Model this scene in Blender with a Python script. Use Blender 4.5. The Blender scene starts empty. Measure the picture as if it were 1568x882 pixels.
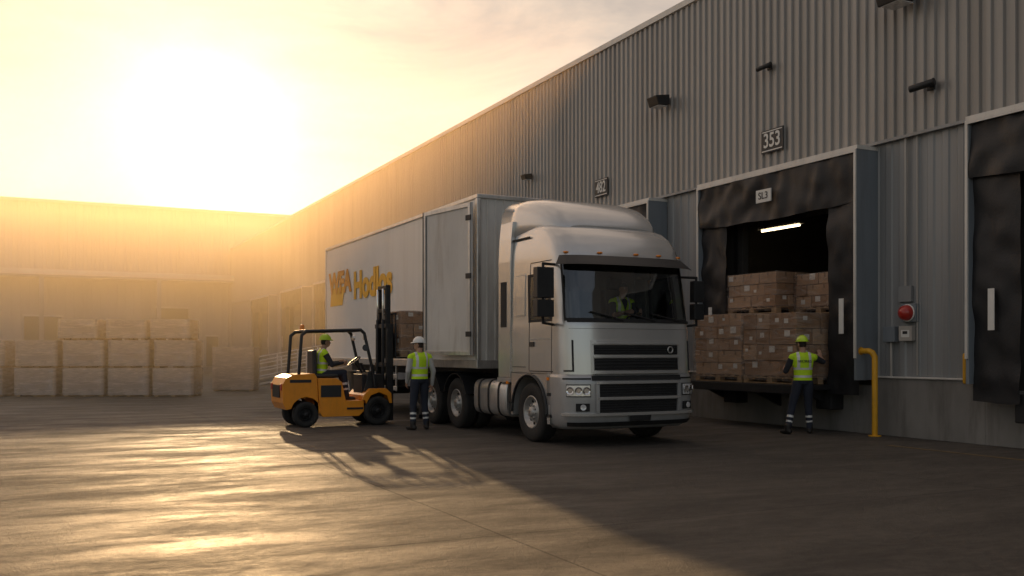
import bpy, bmesh, math, random
import numpy as np
from mathutils import Vector, Matrix, noise as mnoise
random.seed(7)
scene=bpy.context.scene
COL=scene.collection
rad=math.radians

# ------------------------------------------------------------------ materials
def newmat(name):
    m=bpy.data.materials.new(name); m.use_nodes=True
    nt=m.node_tree; nt.nodes.clear()
    out=nt.nodes.new('ShaderNodeOutputMaterial')
    return m,nt,out
def N(nt,t,**kw):
    n=nt.nodes.new(t)
    for k,v in kw.items(): setattr(n,k,v)
    return n
def mixc(nt,fac,a,b,blend='MIX'):
    n=nt.nodes.new('ShaderNodeMix'); n.data_type='RGBA'; n.blend_type=blend
    for sock,val in ((n.inputs[0],fac),(n.inputs[6],a),(n.inputs[7],b)):
        if isinstance(val,bpy.types.NodeSocket): nt.links.new(val,sock)
        elif isinstance(val,(int,float)): sock.default_value=val
        else: sock.default_value=(*val[:3],1)
    return n.outputs[2]
def math_(nt,op,a,b=None,c=None,clamp=False):
    n=nt.nodes.new('ShaderNodeMath'); n.operation=op; n.use_clamp=clamp
    for i,v in enumerate((a,b,c)):
        if v is None: continue
        if isinstance(v,bpy.types.NodeSocket): nt.links.new(v,n.inputs[i])
        else: n.inputs[i].default_value=v
    return n.outputs[0]
def noisetex(nt,coord,scale,detail=5,rough=.55,stretch=(1,1,1),rot=(0,0,0),dist=0):
    mp=N(nt,'ShaderNodeMapping'); mp.inputs['Scale'].default_value=stretch; mp.inputs['Rotation'].default_value=rot
    nt.links.new(coord,mp.inputs['Vector'])
    n=N(nt,'ShaderNodeTexNoise'); n.inputs['Scale'].default_value=scale; n.inputs['Detail'].default_value=detail
    n.inputs['Roughness'].default_value=rough; n.inputs['Distortion'].default_value=dist
    nt.links.new(mp.outputs[0],n.inputs['Vector'])
    return n.outputs['Fac']
def ramp(nt,fac,a,b,ca=(0,0,0),cb=(1,1,1)):
    r=N(nt,'ShaderNodeValToRGB'); nt.links.new(fac,r.inputs[0])
    r.color_ramp.elements[0].position=a; r.color_ramp.elements[1].position=b
    r.color_ramp.elements[0].color=(*ca,1); r.color_ramp.elements[1].color=(*cb,1)
    return r.outputs[0]
def M(name,col,rough=.6,metal=0.,var=.15,vscale=2.,bump=0.,bscale=40.,bdist=.01,stretch=(1,1,1),dirt=0.,dirtcol=(.06,.05,.04),coat=0.,spec=.5):
    m,nt,out=newmat(name)
    tc=N(nt,'ShaderNodeTexCoord').outputs['Object']
    p=N(nt,'ShaderNodeBsdfPrincipled'); nt.links.new(p.outputs[0],out.inputs[0])
    f=noisetex(nt,tc,vscale,4,.6,stretch)
    f2=ramp(nt,f,.3,.7)
    c=mixc(nt,f2,[x*(1-var) for x in col],[min(1,x*(1+var)) for x in col])
    if dirt>0:
        g=noisetex(nt,tc,vscale*2.3,6,.7,(stretch[0]*1.3,stretch[1]*1.3,stretch[2]*.35))
        g=ramp(nt,g,.48,.8); g=math_(nt,'MULTIPLY',g,dirt)
        c=mixc(nt,g,c,dirtcol)
    nt.links.new(c,p.inputs['Base Color'])
    r=math_(nt,'MULTIPLY_ADD',f,rough*.4,rough*.8); nt.links.new(r,p.inputs['Roughness'])
    p.inputs['Metallic'].default_value=metal
    p.inputs['Coat Weight'].default_value=coat; p.inputs['Coat Roughness'].default_value=.12
    p.inputs['Specular IOR Level'].default_value=spec
    if bump>0:
        b=noisetex(nt,tc,bscale,4,.6)
        bn=N(nt,'ShaderNodeBump'); bn.inputs['Strength'].default_value=bump; bn.inputs['Distance'].default_value=bdist
        nt.links.new(b,bn.inputs['Height']); nt.links.new(bn.outputs[0],p.inputs['Normal'])
    return m
def emis(name,col,s):
    m,nt,out=newmat(name); e=N(nt,'ShaderNodeEmission'); e.inputs[0].default_value=(*col,1); e.inputs[1].default_value=s
    nt.links.new(e.outputs[0],out.inputs[0]); return m
def glassm(name,tint,refl=.1):
    m,nt,out=newmat(name)
    t=N(nt,'ShaderNodeBsdfTransparent'); t.inputs[0].default_value=(*tint,1)
    g=N(nt,'ShaderNodeBsdfGlossy'); g.inputs['Roughness'].default_value=.03; g.inputs[0].default_value=(.9,.95,1,1)
    lw=N(nt,'ShaderNodeFresnel'); lw.inputs[0].default_value=1.5
    f=math_(nt,'MULTIPLY_ADD',lw.outputs[0],1.0,refl,clamp=True)
    mx=N(nt,'ShaderNodeMixShader'); nt.links.new(f,mx.inputs[0]); nt.links.new(t.outputs[0],mx.inputs[1]); nt.links.new(g.outputs[0],mx.inputs[2])
    nt.links.new(mx.outputs[0],out.inputs[0]); return m
def wrapm(name,lo,hi,col):
    m,nt,out=newmat(name)
    tc=N(nt,'ShaderNodeTexCoord').outputs['Object']
    t=N(nt,'ShaderNodeBsdfTransparent'); t.inputs[0].default_value=(.98,.97,.96,1)
    p=N(nt,'ShaderNodeBsdfPrincipled'); p.inputs['Base Color'].default_value=(*col,1); p.inputs['Roughness'].default_value=.22
    a=noisetex(nt,tc,3.2,6,.65,(.6,.6,3.2),(.25,.2,0),1.2)
    f=ramp(nt,a,.42,.70,(lo,)*3,(hi,)*3)
    bn=N(nt,'ShaderNodeBump'); bn.inputs['Strength'].default_value=1.; bn.inputs['Distance'].default_value=.04
    nt.links.new(a,bn.inputs['Height']); nt.links.new(bn.outputs[0],p.inputs['Normal'])
    mx=N(nt,'ShaderNodeMixShader'); nt.links.new(f,mx.inputs[0]); nt.links.new(t.outputs[0],mx.inputs[1]); nt.links.new(p.outputs[0],mx.inputs[2])
    nt.links.new(mx.outputs[0],out.inputs[0]); return m

m_clad=M('galvanised_cladding',(.37,.355,.335),.42,.2,.12,.6,dirt=.6,stretch=(1,1,.12),dirtcol=(.19,.17,.15))
m_clad2=M('flat_cladding',(.31,.32,.325),.45,.15,.12,.7,dirt=.6,stretch=(1,1,.12),dirtcol=(.15,.14,.13))
m_clad3=M('far_cladding',(.48,.45,.41),.6,.0,.10,.4,dirt=.3,stretch=(1,1,.15))
m_trim=M('white_metal_trim',(.70,.68,.64),.4,.1,.08,1.5,dirt=.3)
m_shelter=M('shelter_side_panel',(.22,.25,.28),.45,.1,.1,1,dirt=.4,stretch=(1,1,.3))
m_conc=M('concrete_plinth',(.24,.23,.215),.85,0,.25,.8,bump=.4,bscale=30,dirt=.8,stretch=(1,1,.5))
m_fabric=M('black_dock_fabric',(.016,.016,.018),.5,0,.3,1.5,bump=.3,bscale=25,dirt=.3,dirtcol=(.035,.033,.03),spec=.5)
m_black=M('black_rubber',(.018,.018,.019),.75,0,.25,4,dirt=.4,dirtcol=(.05,.045,.04))
m_blackpl=M('black_plastic',(.02,.021,.023),.42,0,.2,4)
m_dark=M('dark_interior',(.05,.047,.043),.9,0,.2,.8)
m_cabin=M('cab_interior_grey',(.16,.155,.145),.8,0,.2,2)
m_doorp=M('sectional_door_panel',(.15,.14,.13),.6,.0,.12,.7,dirt=.3)
m_white=M('white_paint',(.76,.75,.72),.5,0,.06,2,dirt=.3)
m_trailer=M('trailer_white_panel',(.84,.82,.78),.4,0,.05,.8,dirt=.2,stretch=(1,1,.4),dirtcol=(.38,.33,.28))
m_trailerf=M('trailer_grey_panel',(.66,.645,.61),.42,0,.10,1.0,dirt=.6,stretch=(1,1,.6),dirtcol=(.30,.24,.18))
m_alu=M('aluminium',(.62,.61,.59),.32,.7,.12,3,dirt=.35)
m_cab=M('silver_cab_paint',(.66,.655,.64),.24,.55,.04,1.2,coat=1.,dirt=.10,dirtcol=(.28,.25,.22))
m_cab2=M('grey_bumper_paint',(.47,.475,.48),.32,.35,.06,1.5,coat=.4,dirt=.25,dirtcol=(.16,.14,.12))
m_chrome=M('headlamp_chrome',(.85,.85,.85),.12,1,.1,20)
m_lens=M('headlamp_lens',(.85,.86,.88),.08,.2,.25,25,coat=1)
m_amber=M('amber_lens',(.9,.27,.02),.25,0,.1,5,coat=.6)
m_redl=M('red_lens',(.5,.03,.02),.3,0,.1,5,coat=.6)
m_glass=glassm('windscreen_glass',(.70,.73,.72),.07)
m_tyre=M('tyre_rubber',(.022,.021,.02),.8,0,.3,6,dirt=.6,dirtcol=(.07,.06,.05),bump=.3,bscale=60)
m_rim=M('wheel_rim_steel',(.48,.47,.45),.38,.6,.15,6,dirt=.5)
m_orange=M('orange_forklift_paint',(.93,.33,.012),.34,0,.08,3,dirt=.22,dirtcol=(.18,.09,.03),coat=.4)
m_yellow=M('yellow_paint',(.80,.41,.02),.45,0,.12,4,dirt=.4,dirtcol=(.15,.08,.03))
m_steel=M('dark_steel',(.035,.035,.037),.5,.5,.25,5,dirt=.3,dirtcol=(.07,.05,.04))
m_seat=M('seat_vinyl',(.03,.03,.03),.5,0,.2,5)
m_wood=M('pallet_wood',(.38,.25,.14),.8,0,.3,3,stretch=(1,6,6),dirt=.4)
cart=[M('cardboard_a',(.43,.265,.155),.8,0,.18,2,dirt=.3),M('cardboard_b',(.34,.20,.11),.8,0,.18,2,dirt=.3),M('cardboard_c',(.50,.33,.205),.8,0,.14,2,dirt=.25)]
m_label=M('paper_label',(.80,.78,.74),.6,0,.08,20)
m_tape=M('parcel_tape',(.26,.155,.085),.35,0,.08,8)
m_wrap=wrapm('stretch_wrap_haze_tint',.38,.72,(.76,.66,.57))  # cloudy film, with haze over the far stacks tinted into its cream colour
m_wrap2=wrapm('stretch_wrap_clear',.05,.48,(.62,.54,.48))
m_logo1=M('logo_dark_orange',(.78,.31,.012),.5,0,.05,3)
m_logo2=M('logo_orange',(.97,.50,.02),.5,0,.05,3)
m_signk=M('sign_black',(.03,.03,.032),.5,0,.1,4)
m_signw=M('sign_white',(.80,.79,.75),.5,0,.06,6)
m_tube=emis('lamp_tube',(1,.78,.46),7)
m_skin=M('skin',(.48,.28,.19),.55,0,.1,12)
m_hair=M('dark_hair',(.03,.02,.015),.7,0,.2,30)
m_vest=M('hi_vis_vest',(.62,.96,.02),.7,0,.1,6,bump=.35,bscale=14,bdist=.02)
m_refl=M('reflective_tape',(.76,.76,.74),.35,.1,.06,10)
m_navy=M('navy_trousers',(.024,.029,.046),.85,0,.2,6,bump=.4,bscale=12,bdist=.02)
m_shirt=M('grey_shirt',(.54,.53,.51),.85,0,.12,6,bump=.4,bscale=14,bdist=.02)
m_dshirt=M('dark_shirt',(.03,.032,.04),.85,0,.2,6,bump=.4,bscale=14,bdist=.02)
m_boot=M('work_boots',(.02,.017,.015),.6,0,.2,8)
m_hlime=M('lime_hard_hat',(.64,.90,.04),.3,0,.05,5,coat=.5)
m_hwhite=M('white_hard_hat',(.84,.84,.81),.3,0,.05,5,coat=.5)

# ------------------------------------------------------------------ mesh builder
def empty(name,loc=(0,0,0),rz=0):
    e=bpy.data.objects.new(name,None); e.location=loc; e.rotation_euler=(0,0,rz); e.empty_display_size=.5
    COL.objects.link(e); return e
class B:
    def __init__(s,name,parent=None,loc=(0,0,0),rz=0):
        s.name=name;s.parent=parent;s.v=[];s.f=[];s.mi=[];s.sm=[];s.mats=[];s.loc=loc;s.rz=rz
    def m(s,mat):
        if mat not in s.mats: s.mats.append(mat)
        return s.mats.index(mat)
    def add(s,vs,fs,mat,sm=False,T=None):
        o=len(s.v)
        if T is not None: vs=[T@Vector(v) for v in vs]
        s.v+= [tuple(v) for v in vs]
        k=s.m(mat)
        for f in fs: s.f.append([i+o for i in f]); s.mi.append(k); s.sm.append(sm)
    def box(s,x0,x1,y0,y1,z0,z1,mat,T=None):
        vs=[(x,y,z) for z in (z0,z1) for y in (y0,y1) for x in (x0,x1)]
        s.add(vs,[(0,2,3,1),(4,5,7,6),(0,1,5,4),(2,6,7,3),(0,4,6,2),(1,3,7,5)],mat,False,T)
    def lathe(s,p0,axis,prof,mat,n=24,sm=True,mats=None,capped=True):
        a=Vector(axis).normalized(); p0=Vector(p0)
        u=a.orthogonal().normalized(); w=a.cross(u)
        o=len(s.v)
        for t,r in prof:
            for k in range(n):
                th=2*math.pi*k/n
                s.v.append(tuple(p0+a*t+(u*math.cos(th)+w*math.sin(th))*r))
        for i in range(len(prof)-1):
            mk=s.m(mats[i] if mats else mat)
            for k in range(n):
                k2=(k+1)%n
                s.f.append([o+i*n+k,o+i*n+k2,o+(i+1)*n+k2,o+(i+1)*n+k]); s.mi.append(mk); s.sm.append(sm)
        if capped:
            mk=s.m(mats[0] if mats else mat); s.f.append([o+k for k in range(n)][::-1]); s.mi.append(mk); s.sm.append(False)
            mk=s.m(mats[-1] if mats else mat); s.f.append([o+(len(prof)-1)*n+k for k in range(n)]); s.mi.append(mk); s.sm.append(False)
    def cyl(s,p0,p1,r0,mat,r1=None,n=14):
        r1=r0 if r1 is None else r1
        d=Vector(p1)-Vector(p0)
        s.lathe(p0,d,[(0,r0),(d.length,r1)],mat,n)
    def capsule(s,p0,p1,r0,r1,mat,n=12):
        d=Vector(p1)-Vector(p0); L=max(d.length,1e-5); pr=[]
        for k in range(1,5): a=k*math.pi/8; pr.append((-r0*math.cos(a),r0*math.sin(a)))
        pr2=[]
        for k in range(4,0,-1): a=k*math.pi/8; pr2.append((L+r1*math.cos(a),r1*math.sin(a)))
        s.lathe(p0,d if d.length>1e-5 else (0,0,1),pr+pr2,mat,n)
    def pipe(s,pts,r,mat,n=10):
        for a,b in zip(pts[:-1],pts[1:]): s.capsule(a,b,r,r,mat,n)
    def loft(s,rings,mat,sm=True,closed=True,caps=True):
        o=len(s.v); n=len(rings[0])
        for r in rings: s.v+=[tuple(p) for p in r]
        mk=s.m(mat)
        for i in range(len(rings)-1):
            for k in range(n if closed else n-1):
                k2=(k+1)%n
                s.f.append([o+i*n+k,o+i*n+k2,o+(i+1)*n+k2,o+(i+1)*n+k]); s.mi.append(mk); s.sm.append(sm)
        if caps:
            s.f.append([o+k for k in range(n)][::-1]); s.mi.append(mk); s.sm.append(False)
            s.f.append([o+(len(rings)-1)*n+k for k in range(n)]); s.mi.append(mk); s.sm.append(False)
    def prism(s,prof,y0,y1,mat):   # prof in (x,z), extruded along y
        n=len(prof)
        vs=[(x,y0,z) for x,z in prof]+[(x,y1,z) for x,z in prof]
        fs=[tuple(range(n)),tuple(range(2*n-1,n-1,-1))]+[(i,n+i,n+(i+1)%n,(i+1)%n) for i in range(n)]
        s.add(vs,fs,mat)
    def strip(s,pts,z0,z1,mat):
        n=len(pts)
        vs=[(x,y,z0) for x,y in pts]+[(x,y,z1) for x,y in pts]
        s.add(vs,[(i,i+1,n+i+1,n+i) for i in range(n-1)],mat)
    def grid(s,fn,nu,nv,mat,sm=True):
        vs=[fn(i/nu,j/nv) for j in range(nv+1) for i in range(nu+1)]
        s.add(vs,[(j*(nu+1)+i,j*(nu+1)+i+1,(j+1)*(nu+1)+i+1,(j+1)*(nu+1)+i) for j in range(nv) for i in range(nu)],mat,sm)
    def ellipsoid(s,c,r,mat,n=16,m=10,T=None):
        vs=[];fs=[]
        for j in range(m+1):
            th=math.pi*j/m
            for i in range(n):
                ph=2*math.pi*i/n
                vs.append((c[0]+r[0]*math.sin(th)*math.cos(ph),c[1]+r[1]*math.sin(th)*math.sin(ph),c[2]+r[2]*math.cos(th)))
        for j in range(m):
            for i in range(n):
                i2=(i+1)%n; fs.append((j*n+i,(j+1)*n+i,(j+1)*n+i2,j*n+i2))
        s.add(vs,fs,mat,True,T)
    def done(s,bevel=0.,recalc=True):
        me=bpy.data.meshes.new(s.name); me.from_pydata(s.v,[],s.f)
        for mt in s.mats: me.materials.append(mt)
        me.polygons.foreach_set('material_index',s.mi); me.polygons.foreach_set('use_smooth',s.sm); me.update()
        if recalc:
            bm=bmesh.new(); bm.from_mesh(me)
            bmesh.ops.recalc_face_normals(bm,faces=bm.faces); bm.to_mesh(me); bm.free()
        ob=bpy.data.objects.new(s.name,me); COL.objects.link(ob)
        ob.location=s.loc; ob.rotation_euler=(0,0,s.rz)
        if s.parent: ob.parent=s.parent
        if bevel>0:
            bv=ob.modifiers.new('bevel','BEVEL'); bv.width=bevel; bv.segments=2; bv.limit_method='ANGLE'; bv.angle_limit=rad(40)
        return ob
def text(body,name,parent,loc,rot,size,mat,width=None,extrude=.004,bold=.0):
    cu=bpy.data.curves.new(name,'FONT'); cu.body=body; cu.size=size; cu.extrude=extrude; cu.align_x='CENTER'; cu.align_y='CENTER'; cu.offset=bold
    ob=bpy.data.objects.new(name+'_c',cu); COL.objects.link(ob)
    dg=bpy.context.evaluated_depsgraph_get(); dg.update()
    me=bpy.data.meshes.new_from_object(ob.evaluated_get(dg)); bpy.data.objects.remove(ob)
    me.materials.clear(); me.materials.append(mat)
    o2=bpy.data.objects.new(name,me); COL.objects.link(o2)
    xs=[v.co.x for v in me.vertices]; w=max(xs)-min(xs)
    if width: o2.scale=(width/w,1,1)
    o2.location=loc; o2.rotation_euler=rot
    if parent: o2.parent=parent
    return o2

# ------------------------------------------------------------------ ground
def ground_mat():
    m,nt,out=newmat('yard_concrete')
    tc=N(nt,'ShaderNodeTexCoord').outputs['Object']
    p=N(nt,'ShaderNodeBsdfPrincipled'); nt.links.new(p.outputs[0],out.inputs[0])
    big=noisetex(nt,tc,.12,5,.6); streak=noisetex(nt,tc,.8,9,.78,(.55,1.6,1),(0,0,rad(24)),.3)
    fine=noisetex(nt,tc,9,7,.85); med=noisetex(nt,tc,1.4,7,.7)
    c=mixc(nt,ramp(nt,big,.35,.65),(.072,.063,.054),(.125,.110,.093))
    c=mixc(nt,.5,c,mixc(nt,ramp(nt,med,.3,.72),(.050,.044,.038),(.14,.123,.103)))
    c=mixc(nt,ramp(nt,fine,.40,.62,(.0,)*3,(.75,)*3),c,(.19,.168,.14))
    c=mixc(nt,ramp(nt,streak,.42,.62,(.0,)*3,(.5,)*3),c,(.046,.041,.036))
    sx=N(nt,'ShaderNodeSeparateXYZ'); nt.links.new(tc,sx.inputs[0])
    wob=math_(nt,'MULTIPLY_ADD',med,.03,-.015)
    jx=math_(nt,'LESS_THAN',math_(nt,'PINGPONG',math_(nt,'ADD',math_(nt,'ADD',sx.outputs[0],-3.4),wob),3.),.012)
    jy=math_(nt,'LESS_THAN',math_(nt,'PINGPONG',math_(nt,'ADD',math_(nt,'ADD',sx.outputs[1],-1.0),wob),3.),.010)
    j=math_(nt,'MAXIMUM',jx,jy)
    c=mixc(nt,math_(nt,'MULTIPLY',j,.85),c,(.02,.018,.016))
    st=noisetex(nt,tc,.55,3,.5,(1,1,1),(0,0,.4),.8)
    c=mixc(nt,ramp(nt,st,.62,.74,(0,)*3,(.55,)*3),c,(.04,.037,.034))
    nt.links.new(c,p.inputs['Base Color'])
    r=ramp(nt,streak,.38,.60,(.42,)*3,(.72,)*3)
    r=math_(nt,'MULTIPLY_ADD',fine,.4,r) ; r=math_(nt,'ADD',r,-.18)
    nt.links.new(r,p.inputs['Roughness']); p.inputs['Specular IOR Level'].default_value=.42
    h=math_(nt,'MULTIPLY_ADD',fine,2.6,math_(nt,'MULTIPLY',streak,.9))
    h=math_(nt,'SUBTRACT',h,math_(nt,'MULTIPLY',j,1.0))
    gr=noisetex(nt,tc,40,4,.7)
    h=math_(nt,'MULTIPLY_ADD',gr,.8,h)
    bn=N(nt,'ShaderNodeBump'); bn.inputs['Strength'].default_value=.8; bn.inputs['Distance'].default_value=.026
    nt.links.new(h,bn.inputs['Height']); nt.links.new(bn.outputs[0],p.inputs['Normal'])
    return m
g=B('ground'); g.add([(-900,-900,0),(900,-900,0),(900,1200,0),(-900,1200,0)],[(0,1,2,3)],ground_mat()); g.done()
m_worn=M('worn_yellow_marking',(.17,.12,.055),.8,0,.3,3,dirt=1.,dirtcol=(.08,.07,.06))
b=B('road_marking'); b.add([(12.2,-4,.004),(12.32,-4,.004),(12.32,11.,.004),(12.2,11.,.004)],[(0,1,2,3)],m_worn); b.done()

# ------------------------------------------------------------------ main warehouse
WX=13.8; H=9.7; YA=-14.; YB=77.8
docks=[(-1.2,3.4),(5.66,10.3),(12.56,17.2),(19.1,23.7),(25.7,30.3),(32.3,36.9),(38.9,43.5),(46.,50.6),(53,58.4),(61.6,67.6)]
wh=empty('warehouse_building',(WX,30,0))
def W(name): return B(name,wh,(-WX,-30,0))
def ribs(y0,y1,X,per,d):
    pts=[];y=y0
    while y<y1:
        for a,x in ((0,0),(.42,0),(.52,-d),(.9,-d)):
            yy=y+a*per
            if yy<y1: pts.append((X+x,yy))
        y+=per
    pts.append((X,y1)); return pts
b=W('upper_cladding')
b.strip(ribs(YA,YB,WX-.06,.215,.045),5.36,H,m_clad)
b.done()
b=W('lower_cladding'); prev=YA
for y0,y1 in docks+[(YB,YB)]:
    if y0>prev: b.strip(ribs(prev,y0,WX,.30,.022),1.04,5.36,m_clad2)
    b.box(WX,WX+.2,y0,y1,5.1,5.36,m_clad2) if y1>y0 else None
    prev=y1
b.done()
b=W('roof_and_trim')
b.box(WX-.15,WX+.25,YA-.05,YB,H,H+.14,m_trim)
b.box(WX+.25,WX+45,YA,YB,H-.1,H,m_clad3)
b.box(WX-.128,WX-.062,YA,YB,5.30,5.352,m_clad2)
b.box(WX+.3,WX+45,YA,YA+.2,0,H-.1,m_clad3); b.box(WX+44.8,WX+45,YA+.2,YB,0,H-.1,m_clad3)
for y in (4.6,24.7,44.8,60):
    b.box(WX-.125,WX-.112,y,y+.05,5.36,H,m_clad2)
b.done()
b=W('concrete_plinth'); prev=YA
for y0,y1 in docks+[(YB,YB)]:
    if y0>prev: b.box(WX-.09,WX+.3,prev,y0,0,1.04,m_conc)
    if y1>y0: b.box(WX-.09,WX+.3,y0,y1,0,.9,m_conc)
    prev=y1
prev=YA
for y0,y1 in docks:
    b.box(WX-.13,WX-.03,prev,y0,1.04,1.075,m_trim); prev=y1
b.done(.01)
def cloth(b,X,y0,y1,z0,z1,amp,seed,sag=0.):
    nu=max(4,int((y1-y0)*14)); nv=max(4,int((z1-z0)*14))
    def fn(u,v):
        y=y0+(y1-y0)*u; z=z0+(z1-z0)*v
        n=mnoise.noise(Vector((y*1.3+seed,z*1.7,seed)))*amp+mnoise.noise(Vector((y*3.1+z*2,z*2.1-y*2,seed+5)))*amp*.9
        return (X+n,y,z-sag*(1-v)*math.sin(math.pi*u)+ (0.05*mnoise.noise(Vector((y*1.5,seed,0)))*(1-v)))
    b.grid(fn,nu,nv,m_fabric)
for i,(y0,y1) in enumerate(docks):
    b=W('dock_shelter'); fx=WX-.55
    b.box(fx,WX-.01,y0,y0+.06,1.0,5.2,m_shelter); b.box(fx,WX-.01,y1-.06,y1,1.0,5.2,m_shelter)
    b.box(fx,WX-.0,y0-.01,y1+.01,5.2,5.27,m_trim)
    b.box(fx-.03,fx-.004,y0,y0+.05,1.4,5.2,m_trim); b.box(fx-.03,fx-.004,y1-.05,y1,1.4,5.2,m_trim); b.box(fx-.03,fx-.004,y0+.05,y1-.05,5.14,5.2,m_trim)
    iw=.78
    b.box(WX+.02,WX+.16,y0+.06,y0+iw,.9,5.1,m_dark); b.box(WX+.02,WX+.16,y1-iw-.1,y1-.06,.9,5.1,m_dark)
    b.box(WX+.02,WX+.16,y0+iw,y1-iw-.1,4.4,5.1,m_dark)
    b.done()
    b=W('dock_curtain')
    cloth(b,fx+.01,y0+.05,y1-.05,4.28,5.14,.07,i*3.1,.08)
    cloth(b,fx+.09,y0+.05,y0+iw,.72,4.45,.05,i*3.1+1)
    cloth(b,fx+.09,y1-iw-.1,y1-.05,.72,4.45,.05,i*3.1+2)
    b.done()
    b=W('curtain_marking')
    for yy in (y0+.32,y1-.50):
        b.box(fx-.0,fx+.012,yy,yy+.11,1.85,2.5,m_signw)
    b.done()
    b=W('dock_bumper')
    for yy in (y0+.75,y1-1.15):
        b.box(WX-.42,WX-.09,yy,yy+.4,.42,.86,m_black)
    b.done(.02)
    if i!=2:
        b=W('sectional_door')
        z=.9
        mm=m_dark if i in (0,1) else m_doorp  # nearest docks: shade inside the opening painted as dark door panels
        while z<4.3:
            b.box(WX+.05,WX+.1,y0+iw-.05,y1-iw,z,z+.44,mm); z+=.46
        b.done(.01)
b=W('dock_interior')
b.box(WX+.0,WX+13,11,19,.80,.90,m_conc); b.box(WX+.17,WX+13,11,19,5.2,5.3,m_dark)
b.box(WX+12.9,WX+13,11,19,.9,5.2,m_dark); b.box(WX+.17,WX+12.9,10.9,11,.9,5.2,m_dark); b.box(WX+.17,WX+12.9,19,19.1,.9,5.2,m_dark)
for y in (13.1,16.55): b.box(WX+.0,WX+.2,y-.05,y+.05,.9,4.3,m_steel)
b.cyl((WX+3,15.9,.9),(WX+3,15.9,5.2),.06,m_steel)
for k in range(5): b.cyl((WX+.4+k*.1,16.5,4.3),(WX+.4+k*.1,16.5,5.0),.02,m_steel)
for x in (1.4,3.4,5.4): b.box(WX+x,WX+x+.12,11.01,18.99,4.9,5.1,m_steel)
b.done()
b=W('tube_light'); b.cyl((WX+2.2,16.9,4.50),(WX+2.2,18.2,4.50),.022,m_tube); b.box(WX+2.1,WX+2.3,16.85,18.25,4.535,4.59,m_trim)
for y in (17.1,18.0): b.cyl((WX+2.2,y,4.59),(WX+2.2,y,5.2),.01,m_steel,n=6)
b.done()
b=W('dock_leveller')
b.box(WX-1.15,WX-.095,13.25,16.85,.80,.895,m_steel); b.box(WX-1.18,WX-1.15,13.25,16.85,.72,.89,m_black)
for y in (13.5,15.,16.5): b.add([(WX-1.0,y,.8),(WX-.09,y,.8),(WX-.09,y,.4),(WX-1.0,y+.08,.8),(WX-.09,y+.08,.8),(WX-.09,y+.08,.4)],[(0,1,2),(3,5,4),(0,2,5,3),(1,4,5,2),(0,3,4,1)],m_steel)
b.done(.01)
b=W('curtain_sign'); b.box(WX-.67,WX-.645,14.68,15.12,4.55,4.81,m_signw); b.done(.005)
text('SL3','curtain_sign_text',wh,(-.675,14.9-30,4.68),(rad(90),0,rad(-90)),.2,m_signk)

def numsign(y,z,s,w=.66):
    e=empty('dock_number_sign',(WX-.14,y,z))
    b=B('plate',e); b.box(-.03,0,-w/2,w/2,-.24,.24,m_signk); b.done(.01)
    b=B('border',e)
    for q in ((-w/2+.03,w/2-.03,.19,.21),(-w/2+.03,w/2-.03,-.21,-.19)): b.box(-.036,-.031,q[0],q[1],q[2],q[3],m_signw)
    b.done()
    text(s,'number',e,(-.035,0,0),(rad(90),0,rad(-90)),.42,m_signw,width=.48,bold=.006)
numsign(15.2,5.92,'353'); numsign(21.9,5.98,'482')
def flood(y,z,s=1.):
    e=empty('wall_floodlight',(WX-.12,y,z))
    b=B('housing',e)
    b.add([(-.1*s,-.2*s,.12*s),(-.1*s,.2*s,.12*s),(-.1*s,.2*s,-.12*s),(-.1*s,-.2*s,-.12*s),(-.5*s,-.2*s,.06*s),(-.5*s,.2*s,.06*s),(-.42*s,.2*s,-.16*s),(-.42*s,-.2*s,-.16*s)],
          [(0,1,2,3),(4,7,6,5),(0,4,5,1),(3,2,6,7),(0,3,7,4),(1,5,6,2)],m_blackpl)
    b.box(-.1*s,0.0,-.06*s,.06*s,-.05*s,.1*s,m_steel); b.done(.015)
    b=B('lens',e); b.box(-.40*s,-.13*s,-.16*s,.16*s,-.165*s,-.15*s,m_lens); b.done()
flood(18.9,7.6); flood(11.75,7.75,1.25); flood(26.,6.95,.7); flood(-3,7.6)
def cam(y,z,s=1.):
    e=empty('security_camera',(WX-.12,y,z))
    b=B('body',e); b.box(-.04,0,-.08*s,.08*s,-.08*s,.08*s,m_blackpl); b.cyl((-.04,0,0),(-.16*s,0,-.02),.03*s,m_blackpl)
    b.cyl((-.12*s,-.12*s,.02),(-.24*s,.26*s,-.03),.06*s,m_blackpl,n=16); b.cyl((-.11*s,-.15*s,.025),(-.12*s,-.12*s,.02),.068*s,m_steel,n=16); b.done(.01)
cam(15.3,7.47,.8); cam(11.3,6.07,1.0); 
e=empty('alarm_siren',(WX-.02,11.8,2.2))
b=B('base_and_dome',e); b.box(-.1,0,-.16,.16,-.16,.16,m_shelter); b.lathe((-.1,0,0),(-1,0,0),[(0,.14),(.05,.14),(.12,.12),(.17,.06),(.18,.01)],m_redl,20); b.lathe((-.1,0,0),(-1,0,0),[(0,.155),(.03,.155)],m_signw,20); b.done(.008)
e=empty('electrical_box',(WX-.03,11.85,1.85))
b=B('enclosure',e); b.box(-.1,0,-.14,.14,-.14,.12,m_clad3); b.box(-.105,-.1,-.09,.09,-.08,.05,m_signw); b.box(-.11,-.105,-.05,.05,-.02,.03,m_signk); b.done(.006)
e=empty('electrical_box',(WX-.03,12.2,1.85))
b=B('enclosure',e); b.box(-.12,0,-.13,.13,-.16,.12,m_shelter); b.cyl((-.05,0,-.16),(-.05,0,-.8),.02,m_clad3); b.done(.01)
e=empty('electrical_conduit',(WX-.03,11.9,2.4))
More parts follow.
